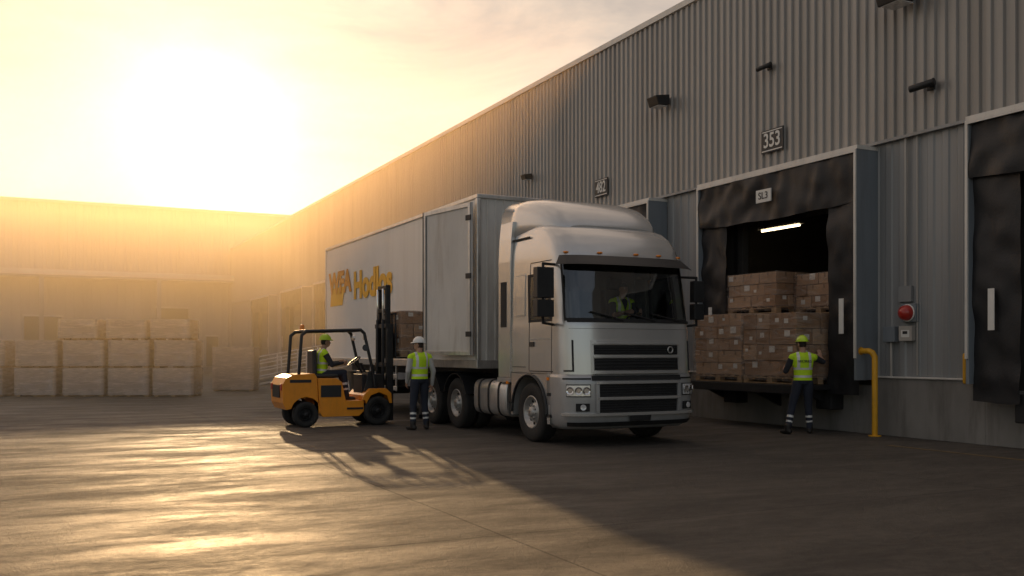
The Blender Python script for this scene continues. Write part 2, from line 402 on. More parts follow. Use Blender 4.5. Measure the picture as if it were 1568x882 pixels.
b=B('pipes',e); b.box(-.06,0,-.14,.14,0,.28,m_clad2); b.cyl((-.03,.0,.28),(-.03,.0,2.95),.022,m_clad3); b.cyl((-.03,-.25,-1.3),(-.03,-.25,2.95),.015,m_clad3); b.done(.004)
e=empty('guard_post',(13.4,12.28,0))
b=B('bent_pipe',e); b.pipe([(0,0,.02),(0,0,1.42),(-.02,.04,1.5),(-.04,.1,1.53),(-.04,.28,1.53)],.052,m_yellow,14); b.cyl((0,0,.0),(0,0,.02),.11,m_yellow,n=16); b.cyl((-.04,.28,1.53),(-.04,.3,1.53),.075,m_yellow,n=16); b.done()
e=empty('guard_post',(13.55,10.55,1.04))
b=B('short_post',e); b.capsule((0,0,-.02),(0,0,.42),.035,.035,m_yellow); b.done()

# ------------------------------------------------------------------ far building
fb=empty('warehouse_building',(-15,YB,0))
def F(name): return B(name,fb,(15,-YB,0))
b=F('cladding')
pts=[];x=-60
while x<WX+.05: 
    pts+=[(x,YB),(x+.25,YB),(x+.3,YB-.05),(x+.5,YB-.05)]; x+=.55
b.strip(pts,6.9,12.6,m_clad3)
pts=[];x=-60
while x<WX: 
    pts+=[(x,YB+1.2),(x+.55,YB+1.2),(x+.58,YB+1.17)]; x+=.6
b.strip(pts,0,7.0,m_clad3)
b.done()
b=F('canopy_and_trim')
b.box(-60,WX+.0,YB-1.6,YB-.06,7.15,7.55,m_trim); b.box(-60,WX,YB-1.5,YB+1.2,7.0,7.148,m_clad2)
b.box(-60,30,YB-.12,YB+.2,12.6,12.8,m_trim); b.box(-60,30,YB+.2,YB+30,12.3,12.55,m_clad3)
b.box(13.7,14.,YB+.01,YB+1.6,0,7.0,m_clad3)
b.box(14.,30,YB+.02,YB+.1,0,12.6,m_clad3); b.box(29.8,30,YB+.2,YB+30,0,12.3,m_clad3); b.box(-60,-59.8,YB+1.3,YB+30,0,12.3,m_clad3)
for x in range(-56,14,8): b.box(x,x+.3,YB-1.5,YB-1.2,0,7.0,m_clad2)
b.box(-60,WX-.1,YB-1.3,YB+1.15,0,.35,m_conc)
b.done()
b=F('doors_and_windows')
for x0,x1,z0,z1 in ((8.2,10.6,3.3,5.0),(-1,1.5,.35,4.2),(-12,-9,.35,4.4),(12.0,12.9,.4,2.8),(-24,-20,.35,4.4)):
    b.box(x0,x1,YB+1.08,YB+1.16,z0,z1,m_dark); b.box(x0-.1,x1+.1,YB+1.1,YB+1.165,z1,z1+.12,m_trim)
b.done()
def rail(loc,L,rise,rz):
    e=empty('handrail_ramp',loc,rz); b=B('rails',e)
    n=int(L/1.2)+1
    for k in range(n+1):
        x=L*k/n; z=rise*k/n; b.cyl((x,0,0),(x,0,z+1.1),.03,m_white,n=8)
    for h in (1.1,.75,.4): b.capsule((0,0,h),(L,0,rise+h),.03,.03,m_white,8)
    b.add([(0,.05,0),(L,.05,0),(L,.05,rise),(0,1.4,0),(L,1.4,0),(L,1.4,rise)],[(0,1,2),(3,5,4),(0,2,5,3),(1,4,5,2)],m_conc)
    b.done()
rail((8.7,43.2,0),4.6,.9,0); rail((8.4,46.5,0),5.0,.9,0)

# ------------------------------------------------------------------ pallet loads
def pallet_load(name,loc,rz,w,d,h,nx,ny,nz,wrapmat=None,irregular=False):
    e=empty(name,loc,rz); z0=0
    b=B('wooden_pallet',e)
    for x in (-w/2,-.07,w/2-.14): 
        b.box(x,x+.14,-d/2,d/2,0,.022,m_wood)
        for y in (-d/2,-.07,d/2-.14): b.box(x+.002,x+.138,y+.002,y+.138,.023,.10,m_wood)
        b.box(x,x+.14,-d/2,d/2,.101,.12,m_wood)
    k=7
    for i in range(k):
        yy=-d/2+(d-.1)*i/(k-1); b.box(-w/2,w/2,yy,yy+.1,.121,.14,m_wood)
    b.done(.003); z0=.145
    b=B('cartons',e); lb=B('labels_and_tape',e)
    ch=(h-z0)/nz
    for k in range(nz):
        off=random.uniform(-.018,.018)
        nyk=ny; nxk=nx
        if irregular: nyk=random.choice((ny,ny-1,ny)); nxk=random.choice((nx,nx-1))
        cw=w/nxk*.98; cd=d/nyk*.98
        for i in range(nxk):
            for j in range(nyk):
                if 0<i<nxk-1 and 0<j<nyk-1 and k<nz-1: continue
                cx=-w/2+w*(i+.5)/nxk+random.uniform(-.012,.012)+off; cy=-d/2+d*(j+.5)/nyk+random.uniform(-.012,.012); z=z0+k*ch
                x0,x1,y0,y1=cx-cw/2,cx+cw/2,cy-cd/2,cy+cd/2
                b.box(x0,x1,y0,y1,z+.004,z+ch-.006,random.choice(cart))
                zt=z+ch-.006
                if j==0:
                    lb.box(cx-.025,cx+.025,y0-.003,y0,zt-.09,zt-.004,m_tape)
                    if random.random()<.4:
                        lx=cx+random.uniform(-.25,.2)*cw; lz=z+ch*random.uniform(.3,.6); s=random.uniform(.6,1.4)
                        lb.box(lx,lx+.10*s,y0-.004,y0-.0005,lz,lz+.075*s,m_label)
                if i==0:
                    lb.box(x0-.003,x0,cy-.025,cy+.025,zt-.09,zt-.004,m_tape)
                    if random.random()<.6:
                        ly=cy+random.uniform(-.3,.15)*cd; lz=z+ch*random.uniform(.25,.6); s=random.uniform(.7,1.7)
                        lb.box(x0-.004,x0-.0005,ly,ly+.10*s,lz,lz+.08*s,m_label)
                if k==nz-1: lb.box(cx-.03,cx+.03,y0,y1,zt,zt+.002,m_tape)
    b.done(.006); lb.done()
    b=B('stretch_wrap',e); sd=random.uniform(0,50)
    per=[(-w/2,-d/2),(w/2,-d/2),(w/2,d/2),(-w/2,d/2)]
    ring=[]
    for q in range(4):
        a=per[q];c=per[(q+1)%4]
        for t in range(10): ring.append((a[0]+(c[0]-a[0])*t/10,a[1]+(c[1]-a[1])*t/10))
    rings=[]
    for zz in range(13):
        z=.06+(h-.06+.006)*zz/12
        rg=[]
        for x,y in ring:
            n=.034+.018*abs(mnoise.noise(Vector((x*3+sd,y*3,z*7))))
            rg.append((x+ (n if x>0 else -n)*min(1,abs(x)/(w/2)),y+(n if y>0 else -n)*min(1,abs(y)/(d/2)),z))
        rings.append(rg)
    b.loft(rings,wrapmat or m_wrap,True,True,False)
    b.done()
    return e
RZ=rad(-22)
for x,y in ((-4.35,38.65),(-2.92,38.05),(-1.51,37.3),(.10,36.5),(1.56,35.78),(2.93,35.1),(4.30,34.43)):
    pallet_load('pallet_of_boxes',(x,y,0),RZ+random.uniform(-.05,.05),1.28,1.12,.97,3,2,3)
    pallet_load('pallet_of_boxes',(x+.02,y,.985),RZ+random.uniform(-.05,.05),1.28,1.12,.93,3,2,3)
for x,y in ((1.4,35.8),(2.85,35.15),(4.2,34.45)):
    pallet_load('pallet_of_boxes',(x,y,1.93),RZ+random.uniform(-.06,.06),1.24,1.08,.70,3,2,2)
pallet_load('pallet_of_boxes',(7.0,38.5,0),RZ,1.5,1.2,1.72,3,2,5)
pallet_load('pallet_of_boxes',(2.4,38.6,0),RZ,1.4,1.2,1.2,3,2,3)
pallet_load('pallet_of_boxes',(13.30,14.24,.90),0,1.2,1.50,1.36,3,4,4,m_wrap2,True)
pallet_load('pallet_of_boxes',(13.30,15.80,.90),0,1.2,1.50,1.40,3,4,5,m_wrap2,True)
pallet_load('pallet_of_boxes',(14.62,14.24,.90),0,1.2,1.40,1.36,3,4,4,m_wrap2)
pallet_load('pallet_of_boxes',(14.62,15.75,.90),0,1.2,1.40,1.38,3,4,4,m_wrap2)
pallet_load('pallet_of_boxes',(13.98,15.63,2.31),.04,1.1,1.45,.86,3,4,3,m_wrap2,True)
pallet_load('pallet_of_boxes',(14.5,14.2,2.28),-.03,1.1,1.3,.82,3,4,3,m_wrap2,True)

# ------------------------------------------------------------------ wheels
def wheel(b,x,y,z,r,w,side,rimr=.56,lug=10,rim=m_rim,axis='x'):
    ax=Vector((side,0,0)) if axis=='x' else Vector((0,side,0))
    c=Vector((x,y,z))
    R=r; 
    prof=[(0,R*.55),(.0,R*.9),(.02,R*.97),(.05,R),(w-.05,R),(w-.02,R*.97),(w,R*.88),(w-.01,R*rimr*1.04),(w-.02,R*rimr)]
    b.lathe(c,ax,prof,m_tyre,36,capped=False)
    for t in (.25,.5,.75): b.lathe(c+ax*(w*t-.006),ax,[(0,R*1.0),(0.0,R*1.004),(.012,R*1.004),(.012,R*1.0)],m_black,36,capped=False)
    o=c+ax*(w-.02)
    b.lathe(o,ax,[(0,R*rimr),(.012,R*rimr*.97),(.0,R*rimr*.9),(-.07,R*rimr*.82),(-.085,R*rimr*.6),(-.03,R*rimr*.5),(-.02,R*rimr*.34),(.015,R*rimr*.32),(.03,R*rimr*.22),(.032,.01)],rim,32,capped=False)
    u=ax.orthogonal().normalized(); v=ax.cross(u)
    for k in range(lug):
        th=2*math.pi*k/lug
        dr=u*math.cos(th)+v*math.sin(th)
        b.cyl(o+dr*R*rimr*.42-ax*.03,o+dr*R*rimr*.42+ax*.01,.014,rim,n=6)
        dr=u*math.cos(th+.3)+v*math.sin(th+.3)
        b.cyl(o+dr*R*rimr*.70-ax*.08,o+dr*R*rimr*.70-ax*.062,R*rimr*.075,m_black,n=10)

# ------------------------------------------------------------------ truck cab
tk=empty('semi_truck',(8.63,12.72,0))
PR=[(.28,.14,1.14),(.36,.03,1.21),(.5,.0,1.24),(.8,-.01,1.25),(1.05,.0,1.25),(1.15,.03,1.245),(1.5,.05,1.245),(1.95,.08,1.24),(2.05,.10,1.235),(2.5,.17,1.23),(2.95,.26,1.215),(3.1,.30,1.21),(3.25,.37,1.20),(3.40,.49,1.18),(3.54,.68,1.15),(3.63,.92,1.09),(3.68,1.25,.98),(3.70,1.50,.7)]
def prof(z):
    if z<=PR[0][0]: return PR[0][1:]
    for a,c in zip(PR[:-1],PR[1:]):
        if z<=c[0]:
            t=(z-a[0])/(c[0]-a[0]); return (a[1]+(c[1]-a[1])*t,a[2]+(c[2]-a[2])*t)
    return PR[-1][1:]
NE=3.6; CD=.54
def fpt(a,z,off=0.):
    yf,w=prof(z); s=1 if a>=0 else -1; aa=abs(a)
    x=s*w*math.sin(aa)**(2/NE); y=yf+CD-CD*max(0,math.cos(aa))**(2/NE)
    nx=s*(abs(x)/w)**(NE-1)/w; ny=-(max(0,(CD-(y-yf)))/CD)**(NE-1)/CD
    l=math.hypot(nx,ny) or 1
    return Vector((x+off*nx/l,y+off*ny/l,z))
def ax_(xf): return (1 if xf>=0 else -1)*math.asin(min(1,abs(xf))**(NE/2))
def patch(b,x0,x1,z0,z1,off,th,mat,nx=14,nz=3,off2=None):
    off2=off if off2 is None else off2
    def P(u,v,o):
        xf=x0+(x1-x0)*u; z=z0+(z1-z0)*v; oo=o+(off2-off)*v
        return fpt(ax_(xf),z,oo)
    vs=[];n=nx+1;m=nz+1
    for o in (off,off-th):
        for j in range(m):
            for i in range(n): vs.append(P(i/nx,j/nz,o))
    fs=[];q=n*m
    for j in range(nz):
        for i in range(nx):
            k=j*n+i; fs.append((k,k+1,k+n+1,k+n)); fs.append((q+k,q+k+n,q+k+n+1,q+k+1))
    for i in range(nx): fs.append((i,q+i,q+i+1,i+1)); k=nz*n+i; fs.append((k,k+1,q+k+1,q+k))
    for j in range(nz): k=j*n; fs.append((k,k+n,q+k+n,q+k)); k=j*n+nx; fs.append((k,q+k,q+k+n,k+n))
    b.add(vs,fs,mat,False)
NA=44; NS=16; YR=2.12
zs=[1.15+.045*k for k in range(60)]; zs=[z for z in zs if z<3.67]+[3.70]
rows=[]
for z in zs:
    yf,w=prof(z); r=[]
    ys=min(yf+CD,YR-.02)
    for k in range(NS): t=1-k/NS; r.append(Vector((-w,ys+(YR-ys)*t,z)))
    for k in range(NA+1):
        p_=fpt(rad(-90+180*k/NA),z); p_.y=min(p_.y,YR-.02); r.append(p_)
    for k in range(1,NS+1): t=k/NS; r.append(Vector((w,ys+(YR-ys)*t,z)))
    rows.append(r)
b=B('cab_body',tk)
nc=len(rows[0]); o=0
b.v+=[tuple(p) for r in rows for p in r]
for j in range(len(rows)-1):
    for i in range(nc-1):
        z=(zs[j]+zs[j+1])/2
        mt=m_cab
        if NS<=i<NS+NA:
            a=abs(-90+180*(i-NS+.5)/NA)
            if a<68 and 2.0<z<2.99: mt=m_glass
            if a<68 and (2.0<z<2.045 or 2.93<z<2.99): mt=m_black
            if 64<a<68 and 2.0<z<2.99: mt=m_black
        else:
            k=(i-NS-NA) if i>=NS+NA else NS-1-i   # 0 = front
            if 0<=k<=8 and 2.02<z<2.82:
                mt=m_glass if (1<=k<=7 and 2.06<z<2.78) else m_black
        b.f.append([j*nc+i,j*nc+i+1,(j+1)*nc+i+1,(j+1)*nc+i]); b.mi.append(b.m(mt)); b.sm.append(True)
b.f.append([(len(rows)-1)*nc+i for i in range(nc)]); b.mi.append(b.m(m_cab)); b.sm.append(False)
for j in range(len(rows)-1): b.f.append([j*nc,(j+1)*nc,(j+1)*nc+nc-1,j*nc+nc-1]); b.mi.append(b.m(m_cab)); b.sm.append(False)
b.done()
b=B('cab_floor_and_interior',tk)
b.box(-1.15,1.15,.3,2.1,1.16,1.3,m_dark)
b.box(-1.12,1.12,.38,.72,1.3,1.98,m_blackpl)
b.box(-1.1,1.1,1.75,1.8,1.3,3.2,m_cabin)
for x in (-.62,.58): b.box(x-.25,x+.25,1.2,1.7,1.3,1.85,m_seat); b.box(x-.24,x+.24,1.55,1.72,1.85,2.62,m_seat); b.box(x-.13,x+.13,1.57,1.68,2.62,2.82,m_seat)
b.lathe((.58,.84,2.05),(0,.5,-1),[(0,.2),(.0,.225),(.025,.225),(.025,.2)],m_blackpl,24,capped=False)
b.done(.02)
b=B('bumper',tk)
zz=[.28,.32,.36,.43,.5,.6,.7,.8,.9,1.0,1.05,1.10,1.155]
rr=[]
for z in zz:
    yf,w=prof(z); r=[Vector((-w,.80,z)),Vector((-w,.65,z))]
    for k in range(NA+1): r.append(fpt(rad(-90+180*k/NA),z,.0))
    r+=[Vector((w,.65,z)),Vector((w,.80,z))]; rr.append(r)
b.loft(rr,m_cab2,True,True,True)
b.done()
b=B('front_trim',tk)
patch(b,-.68,.68,1.16,1.70,.014,.03,m_cab,18,4)
patch(b,-.64,.64,1.47,1.62,.03,.03,m_black,18,2)
for z in (1.50,1.54,1.58): patch(b,-.63,.63,z,z+.014,.045,.02,m_blackpl,18,1)
patch(b,-.64,.64,1.22,1.41,.03,.03,m_black,18,2)
for z in (1.26,1.31,1.36): patch(b,-.63,.63,z,z+.016,.045,.02,m_blackpl,18,1)
patch(b,-.65,.65,1.42,1.46,.055,.04,m_cab,18,1)
patch(b,-.65,.65,1.165,1.205,.055,.04,m_cab,18,1)
patch(b,-.66,.66,1.63,1.66,.05,.04,m_cab,18,1)
patch(b,-.68,.68,1.06,1.135,.02,.03,m_black,18,1)
patch(b,-.60,.60,.80,1.0,.02,.03,m_black,18,2); patch(b,-.60,.60,.55,.745,.02,.03,m_black,18,2)
for z in (.84,.88,.92,.96,.59,.63,.67,.71): patch(b,-.59,.59,z,z+.012,.032,.02,m_blackpl,18,1)
patch(b,-.63,.63,.755,.80,.06,.06,m_cab,18,1); patch(b,-.63,.63,1.005,1.045,.06,.06,m_cab,18,1)
patch(b,-.985,.985,.50,.548,.055,.05,m_cab,40,1); patch(b,-.96,.96,.33,.40,.035,.04,m_black,40,1)
for s in (-1,1):
    q=lambda a,c:(min(s*a,s*c),max(s*a,s*c))
    patch(b,*q(.60,.64),.55,1.0,.06,.06,m_cab2,3,3)
    patch(b,*q(.885,.905),1.22,1.70,.012,.02,m_black,3,4)
    patch(b,*q(.885,.975),1.20,1.225,.012,.02,m_black,6,1)
    patch(b,*q(.69,.985),1.075,1.10,.01,.02,m_black,14,1)
patch(b,-.16,.16,.41,.50,.07,.02,m_signk,6,1)
patch(b,-.94,.94,1.985,2.03,.02,.03,m_black,30,1)
patch(b,-.93,.93,1.88,1.885,.004,.01,m_black,30,1)
b.done(.006)
b=B('badge',tk); c=fpt(ax_(.50),1.545,.05); b.lathe(c,(0.05,-1,0),[(0,.06),(.014,.06),(.014,.04),(0,.04)],m_alu,20,capped=False); b.done()
b=B('sun_visor',tk)
patch(b,-.955,.955,2.90,3.06,.20,.02,m_blackpl,34,4,off2=.05)
b.done()
b=B('marker_lights',tk)
for xf in (-.9,-.45,0.12,.5,.9):
    c=fpt(ax_(xf),3.11,.01); b.ellipsoid(c,(.055,.03,.02),m_amber,10,6)
for s in (-1,1): b.box(s*1.235-.02,s*1.235+.02,.72,.80,1.05,1.1,m_amber); b.box(s*1.25-.015,s*1.25+.015,2.2,2.28,.95,1.0,m_amber)
b.done()
b=B('headlights',tk)
for s in (-1,1):
    q=lambda a,c:(min(s*a,s*c),max(s*a,s*c))
    patch(b,*q(.70,.965),.80,1.0,.012,.03,m_black,12,2)
    patch(b,*q(.71,.96),.815,.985,.022,.02,m_lens,12,2)
    for xf in (.76,.85,.93):
        c=fpt(ax_(s*xf),.90,.03); n=(fpt(ax_(s*xf),.90,.13)-c).normalized()
        b.lathe(c,n,[(0,.065),(.015,.062),(.002,.045),(-.01,.01)],m_chrome,18)
    patch(b,*q(.72,.88),.575,.70,.03,.04,m_black,8,2)
    c=fpt(ax_(s*.80),.638,.035); n=(fpt(ax_(s*.80),.638,.13)-c).normalized()
    b.lathe(c,n,[(0,.05),(.015,.045),(.005,.02)],m_lens,16)
b.done(.004)
b=B('wipers',tk)
for x0,x1,zz0,zz1 in ((-.25,-.80,2.02,2.15),(.35,-.22,2.02,2.14),(.85,.30,2.02,2.13)):
    p=[fpt(ax_((x0+(x1-x0)*t)/1.2),zz0+(zz1-zz0)*t,.035) for t in (0,.25,.5,.75,1)]
    b.pipe(p,.011,m_black,6)
b.done()
def sidepatch(b,s,y0,y1,z0,z1,off,th,mat,nz=6):
    vs=[];fs=[]
    for j in range(nz+1):
        z=z0+(z1-z0)*j/nz; w=prof(z)[1]
        for y in (y0,y1):
            for o in (off,off-th): vs.append((s*(w+o),y,z))
    for j in range(nz):
        k=4*j
        fs+=[(k,k+2,k+6,k+4),(k+1,k+5,k+7,k+3),(k,k+4,k+5,k+1),(k+2,k+3,k+7,k+6)]
    fs+=[(0,1,3,2),(4*nz,4*nz+2,4*nz+3,4*nz+1)]
    b.add(vs,fs,mat)
b=B('door_seams_and_handles',tk)
for s in (-1,1):
    sidepatch(b,s,1.42,1.435,1.2,3.0,.003,.01,m_black,12)
    sidepatch(b,s,.64,.652,1.16,2.0,.003,.01,m_black,8)
    sidepatch(b,s,.7,1.42,2.995,3.01,.003,.01,m_black,1)
    sidepatch(b,s,.6,1.42,1.185,1.2,.003,.01,m_black,1)
    sidepatch(b,s,1.24,1.38,1.60,1.68,.02,.03,m_blackpl,1)
    sidepatch(b,s,.66,1.40,1.72,1.735,.006,.01,m_cab2,1)
    sidepatch(b,s,1.58,1.95,2.12,2.83,.006,.01,m_cab2,6)
    sidepatch(b,s,1.60,1.93,2.14,2.81,.010,.01,m_cab,6)
    sidepatch(b,s,1.55,2.05,1.25,1.262,.003,.01,m_black,1)
b.done()
b=B('wheel_arch_panels',tk)
for s in (-1,1):
    vs=[];cols=[.70+.045*k for k in range(32)]
    for y in cols:
        zc=.5; R=.62; dy=y-1.41
        zb=zc+math.sqrt(max(0,R*R-dy*dy)) if abs(dy)<R else .42
        if y<.79: zb=.34
        vs+=[(s*1.245,y,min(zb,1.14)),(s*1.245,y,1.16),(s*.7,y,min(zb,1.14)),(s*.7,y,1.16)]
    fs=[]
    for k in range(len(cols)-1):
        a=4*k;c=4*k+4
        fs+=[(a,c,c+1,a+1),(a,a+2,c+2,c)]
    b.add(vs,fs,m_cab,False)
    pts=[(s*1.26,1.41+.63*math.cos(rad(t)),.5+.63*math.sin(rad(t))) for t in range(0,181,12)]
    b.pipe(pts,.025,m_blackpl,8)
    for z in (.45,.8): b.box(min(s*1.23,s*1.262),max(s*1.23,s*1.262),.66,.78,z,z+.05,m_black)
b.done()
b=B('side_fairing',tk)
for s in (-1,1):
    prof2=[(1.25,2.13),(1.25,2.6),(1.2,2.68),(1.14,2.68),(1.14,2.13)]
    rings=[]
    for z,sc in ((1.06,1),(3.1,1),(3.5,.985),(3.8,.96)):
        rings.append([(s*x*sc,y,z) for x,y in prof2])
    b.loft(rings,m_cab,False)
    b.box(min(s*1.253,s*1.26),max(s*1.253,s*1.26),2.28,2.5,1.95,2.75,m_black)
    b.box(min(s*1.20,s*1.255),max(s*1.20,s*1.255),2.12,2.65,.98,1.055,m_cab2)
b.done(.02)
b=B('roof_air_deflector',tk)
rings=[]
for y,zt,w in ((.82,3.62,.84),(.92,3.76,.95),(1.08,3.91,1.02),(1.35,4.06,1.08),(1.7,4.16,1.12),(2.1,4.22,1.155),(2.65,4.24,1.18)):
    r=[]
    for k in range(33):
        a=math.pi*k/32; c=math.cos(a); sn=math.sin(a)
        r.append((-w*(1 if c>0 else -1)*abs(c)**(2/5.6),y,3.42+(zt-3.42)*sn**(2/5.)))
    rings.append(r)
b.loft(rings,m_cab,True,True,True); b.done()
b=B('deflector_side_strip',tk)
for s in (-1,1):
    b.box(s*1.13-.02,s*1.13+.02,1.0,1.3,3.42,3.50,m_black)
    b.box(min(s*1.185,s*1.20),max(s*1.185,s*1.20),1.5,2.62,3.44,3.47,m_black)
b.done()
b=B('mirrors',tk)
for s in (-1,1):
    x=s*(1.55 if s<0 else 1.43); hw=.15 if s<0 else .10; z1=2.84 if s<0 else 2.72
    b.box(x-hw,x+hw,.28,.42,2.36,z1,m_blackpl); b.box(x-hw,x+hw,.28,.43,2.06,2.33,m_blackpl)
    b.pipe([(s*1.20,.62,z1+.08),(x,.37,z1+.06),(x,.37,z1-.04)],.024,m_black,8)
    b.pipe([(s*1.22,.62,1.95),(x,.37,1.97),(x,.37,2.1)],.024,m_black,8)
    b.cyl((x,.37,2.2),(x,.37,2.5),.02,m_black)
b.done(.035)
b=B('chassis',tk)
for s in (-1,1):
    b.box(s*.42-.05,s*.42+.05,.6,7.0,.72,.98,m_steel)
for y in (1.41,4.63,5.95): b.cyl((-1.0,y,.5),(1.0,y,.5),.08,m_steel)
b.box(-.7,.7,4.4,5.9,.98,1.08,m_black)
b.box(-1.2,1.2,2.14,2.3,.62,1.0,m_steel); b.box(-.36,.36,.6,2.0,.45,1.1,m_steel)
b.box(-1.15,-.6,2.2,2.3,.4,.7,m_black)
b.done(.01)
b=B('fuel_tank',tk)
for s in (-1,1):
    rings=[]
    for y in (2.34,2.37,3.72,3.75):
        sc=.95 if y in (2.34,3.75) else 1
        rings.append([(s*.93+.30*sc*(1 if math.cos(t)>0 else -1)*abs(math.cos(t))**.5,y,.68+.33*sc*(1 if math.sin(t)>0 else -1)*abs(math.sin(t))**.5) for t in [2*math.pi*k/28 for k in range(28)]])
    b.loft(rings,m_alu,True)
    for y in (2.62,3.04,3.46):
        rings=[]
        for yy in (y,y+.06): rings.append([(s*.93+.312*(1 if math.cos(t)>0 else -1)*abs(math.cos(t))**.5,yy,.68+.342*(1 if math.sin(t)>0 else -1)*abs(math.sin(t))**.5) for t in [2*math.pi*k/28 for k in range(28)]])
        b.loft(rings,m_steel,True)
b.done()
b=B('wheels',tk)
for s in (-1,1):
    wheel(b,s*.93,1.41,.5,.5,.30,s)
    for y in (4.63,5.95): wheel(b,s*.93,y,.5,.5,.29,s,lug=10); b.lathe((s*.62,y,.5),(s,0,0),[(0,.3),(0,.48),(.03,.5),(.24,.5),(.27,.48),(.27,.3)],m_tyre,30,capped=False)
b.done()
b=B('rear_mudguards',tk)
for s in (-1,1):
    for y in (4.63,5.95):
        rings=[]
        for t in range(20,161,14):
            c,sn=math.cos(rad(t)),math.sin(rad(t))
            rings.append([(s*.6,y+.58*c,.5+.58*sn),(s*1.25,y+.58*c,.5+.58*sn),(s*1.25,y+.60*c,.5+.60*sn),(s*.6,y+.60*c,.5+.60*sn)])
        b.loft(rings,m_blackpl,False)
b.done()

# ------------------------------------------------------------------ trailer
tr=empty('semi_trailer',(8.63,16.27,0)); L=10.6
b=B('box_body',tr)
b.box(-1.22,1.22,0.03,L-.03,1.32,4.46,m_trailer)
b.done(.01)
b=B('rails_and_posts',tr)
b.box(-1.25,1.25,-.02,L,4.42,4.5,m_alu)
b.box(-1.26,1.26,-.03,L,1.2,1.36,m_alu)
for x in (-1.25,1.17): 
    b.box(x,x+.08,-.02,.08,1.36,4.42,m_alu); b.box(x,x+.08,L-.1,L,1.36,4.42,m_alu)
b.done(.012)
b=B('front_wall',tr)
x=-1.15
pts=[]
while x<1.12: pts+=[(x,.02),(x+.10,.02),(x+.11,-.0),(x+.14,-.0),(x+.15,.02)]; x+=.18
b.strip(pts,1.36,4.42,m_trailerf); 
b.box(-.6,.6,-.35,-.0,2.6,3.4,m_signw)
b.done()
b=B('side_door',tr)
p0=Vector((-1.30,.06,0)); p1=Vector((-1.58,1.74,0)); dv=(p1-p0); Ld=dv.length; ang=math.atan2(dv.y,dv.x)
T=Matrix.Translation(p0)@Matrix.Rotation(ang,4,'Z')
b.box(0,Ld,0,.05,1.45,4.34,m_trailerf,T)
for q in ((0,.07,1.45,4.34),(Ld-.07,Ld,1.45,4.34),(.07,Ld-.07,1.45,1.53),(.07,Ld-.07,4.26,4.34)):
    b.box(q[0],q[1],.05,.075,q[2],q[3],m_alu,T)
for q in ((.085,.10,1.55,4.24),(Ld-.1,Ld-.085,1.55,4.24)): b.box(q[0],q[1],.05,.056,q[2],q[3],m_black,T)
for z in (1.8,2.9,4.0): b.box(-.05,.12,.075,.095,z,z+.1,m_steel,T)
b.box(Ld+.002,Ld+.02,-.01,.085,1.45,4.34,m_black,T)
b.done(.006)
b=B('undercarriage',tr)
for s in (-1,1): b.box(s*.45-.06,s*.45+.06,.3,L-.2,1.0,1.19,m_steel)
for s in (-1,1): b.box(s*.8-.06,s*.8+.06,3.9,4.05,.1,1.0,m_steel); b.box(s*.8-.15,s*.8+.15,3.83,4.12,.02,.1,m_steel)
for y in (7.3,8.6): 
    b.cyl((-1,y,.5),(1,y,.5),.07,m_steel)
b.box(-1.2,1.2,L-.12,L,.5,.7,m_steel)
for s in (-1,1):
    for y in (4.6,5.6,6.5): b.box(s*1.2-.02,s*1.2+.02,y,y+.05,.6,1.2,m_alu)
    for z in (.62,.9): b.box(s*1.2-.04,s*1.2-.02,4.5,6.7,z,z+.1,m_alu)
b.done(.01)
b=B('wheels',tr)
for s in (-1,1):
    for y in (7.3,8.6): wheel(b,s*.93,y,.5,.5,.29,s)
b.done()
b=B('logo_block',tr)
def sv(y,z): return (-1.232,y,z)
b.add([sv(10.1,2.80),sv(8.9,2.80),sv(8.7,3.30),sv(10.0,3.30)],[(0,1,2,3)],m_logo2); b.done()
text('WFA','logo_text_a',tr,(-1.238,9.15,3.40),(rad(90),0,rad(-90)),.80,m_logo1,width=2.2,bold=.035)
text('Hodlos','logo_text_b',tr,(-1.238,6.35,3.22),(rad(90),0,rad(-90)),.95,m_logo2,width=3.0,bold=.04)

# ------------------------------------------------------------------ forklift (local x forward)
fk=empty('forklift',(5.50,19.3,0))
b=B('body',fk)
b.prism([(-1.12,.36),(-1.19,.50),(-1.20,.86),(-1.12,1.0),(-.97,1.06),(-.55,1.08),(-.50,1.0),(-.46,.30),(-.44,.34),(-.48,.48),(-.60,.58),(-.72,.61),(-.86,.58),(-.97,.49),(-1.02,.38)],-.52,.52,m_orange)
b.prism([(-.44,.28),(-.49,.98),(-.1,.98),(.02,.90),(.10,.52),(.48,.52),(.48,.30),(.38,.20),(-.38,.20)],-.50,.50,m_orange)
b.prism([(.44,.52),(.46,.62),(.60,.76),(.95,.76),(1.06,.66),(1.08,.45),(1.02,.45),(.98,.60),(.80,.68),(.62,.62),(.52,.45),(.5,.52)],-.54,.54,m_orange)
b.box(.5,.98,-.30,.30,.25,1.05,m_steel)
b.prism([(.52,.7),(.60,1.12),(.70,1.12),(.72,.7)],-.42,.42,m_blackpl)
b.done(.03)
b=B('side_panels_and_steps',fk)
for s in (-1,1):
    b.box(-.42,.0,min(s*.502,s*.51),max(s*.502,s*.51),.60,.84,m_blackpl)
    b.box(.12,.46,min(s*.44,s*.52),max(s*.44,s*.52),.34,.38,m_black)
    b.box(-1.05,-.62,min(s*.522,s*.527),max(s*.522,s*.527),.9,.96,m_blackpl)
b.box(-1.215,-1.19,-.3,.3,.6,.85,m_steel)
for s in (-1,1): b.box(-1.215,-1.19,s*.42-.06,s*.42+.06,.75,.88,m_redl)
b.done(.01)
b=B('seat',fk)
b.box(-.45,.02,-.24,.24,.985,1.06,m_seat); b.box(-.52,-.42,-.22,.22,1.05,1.55,m_seat); b.done(.03)
b=B('overhead_guard',fk)
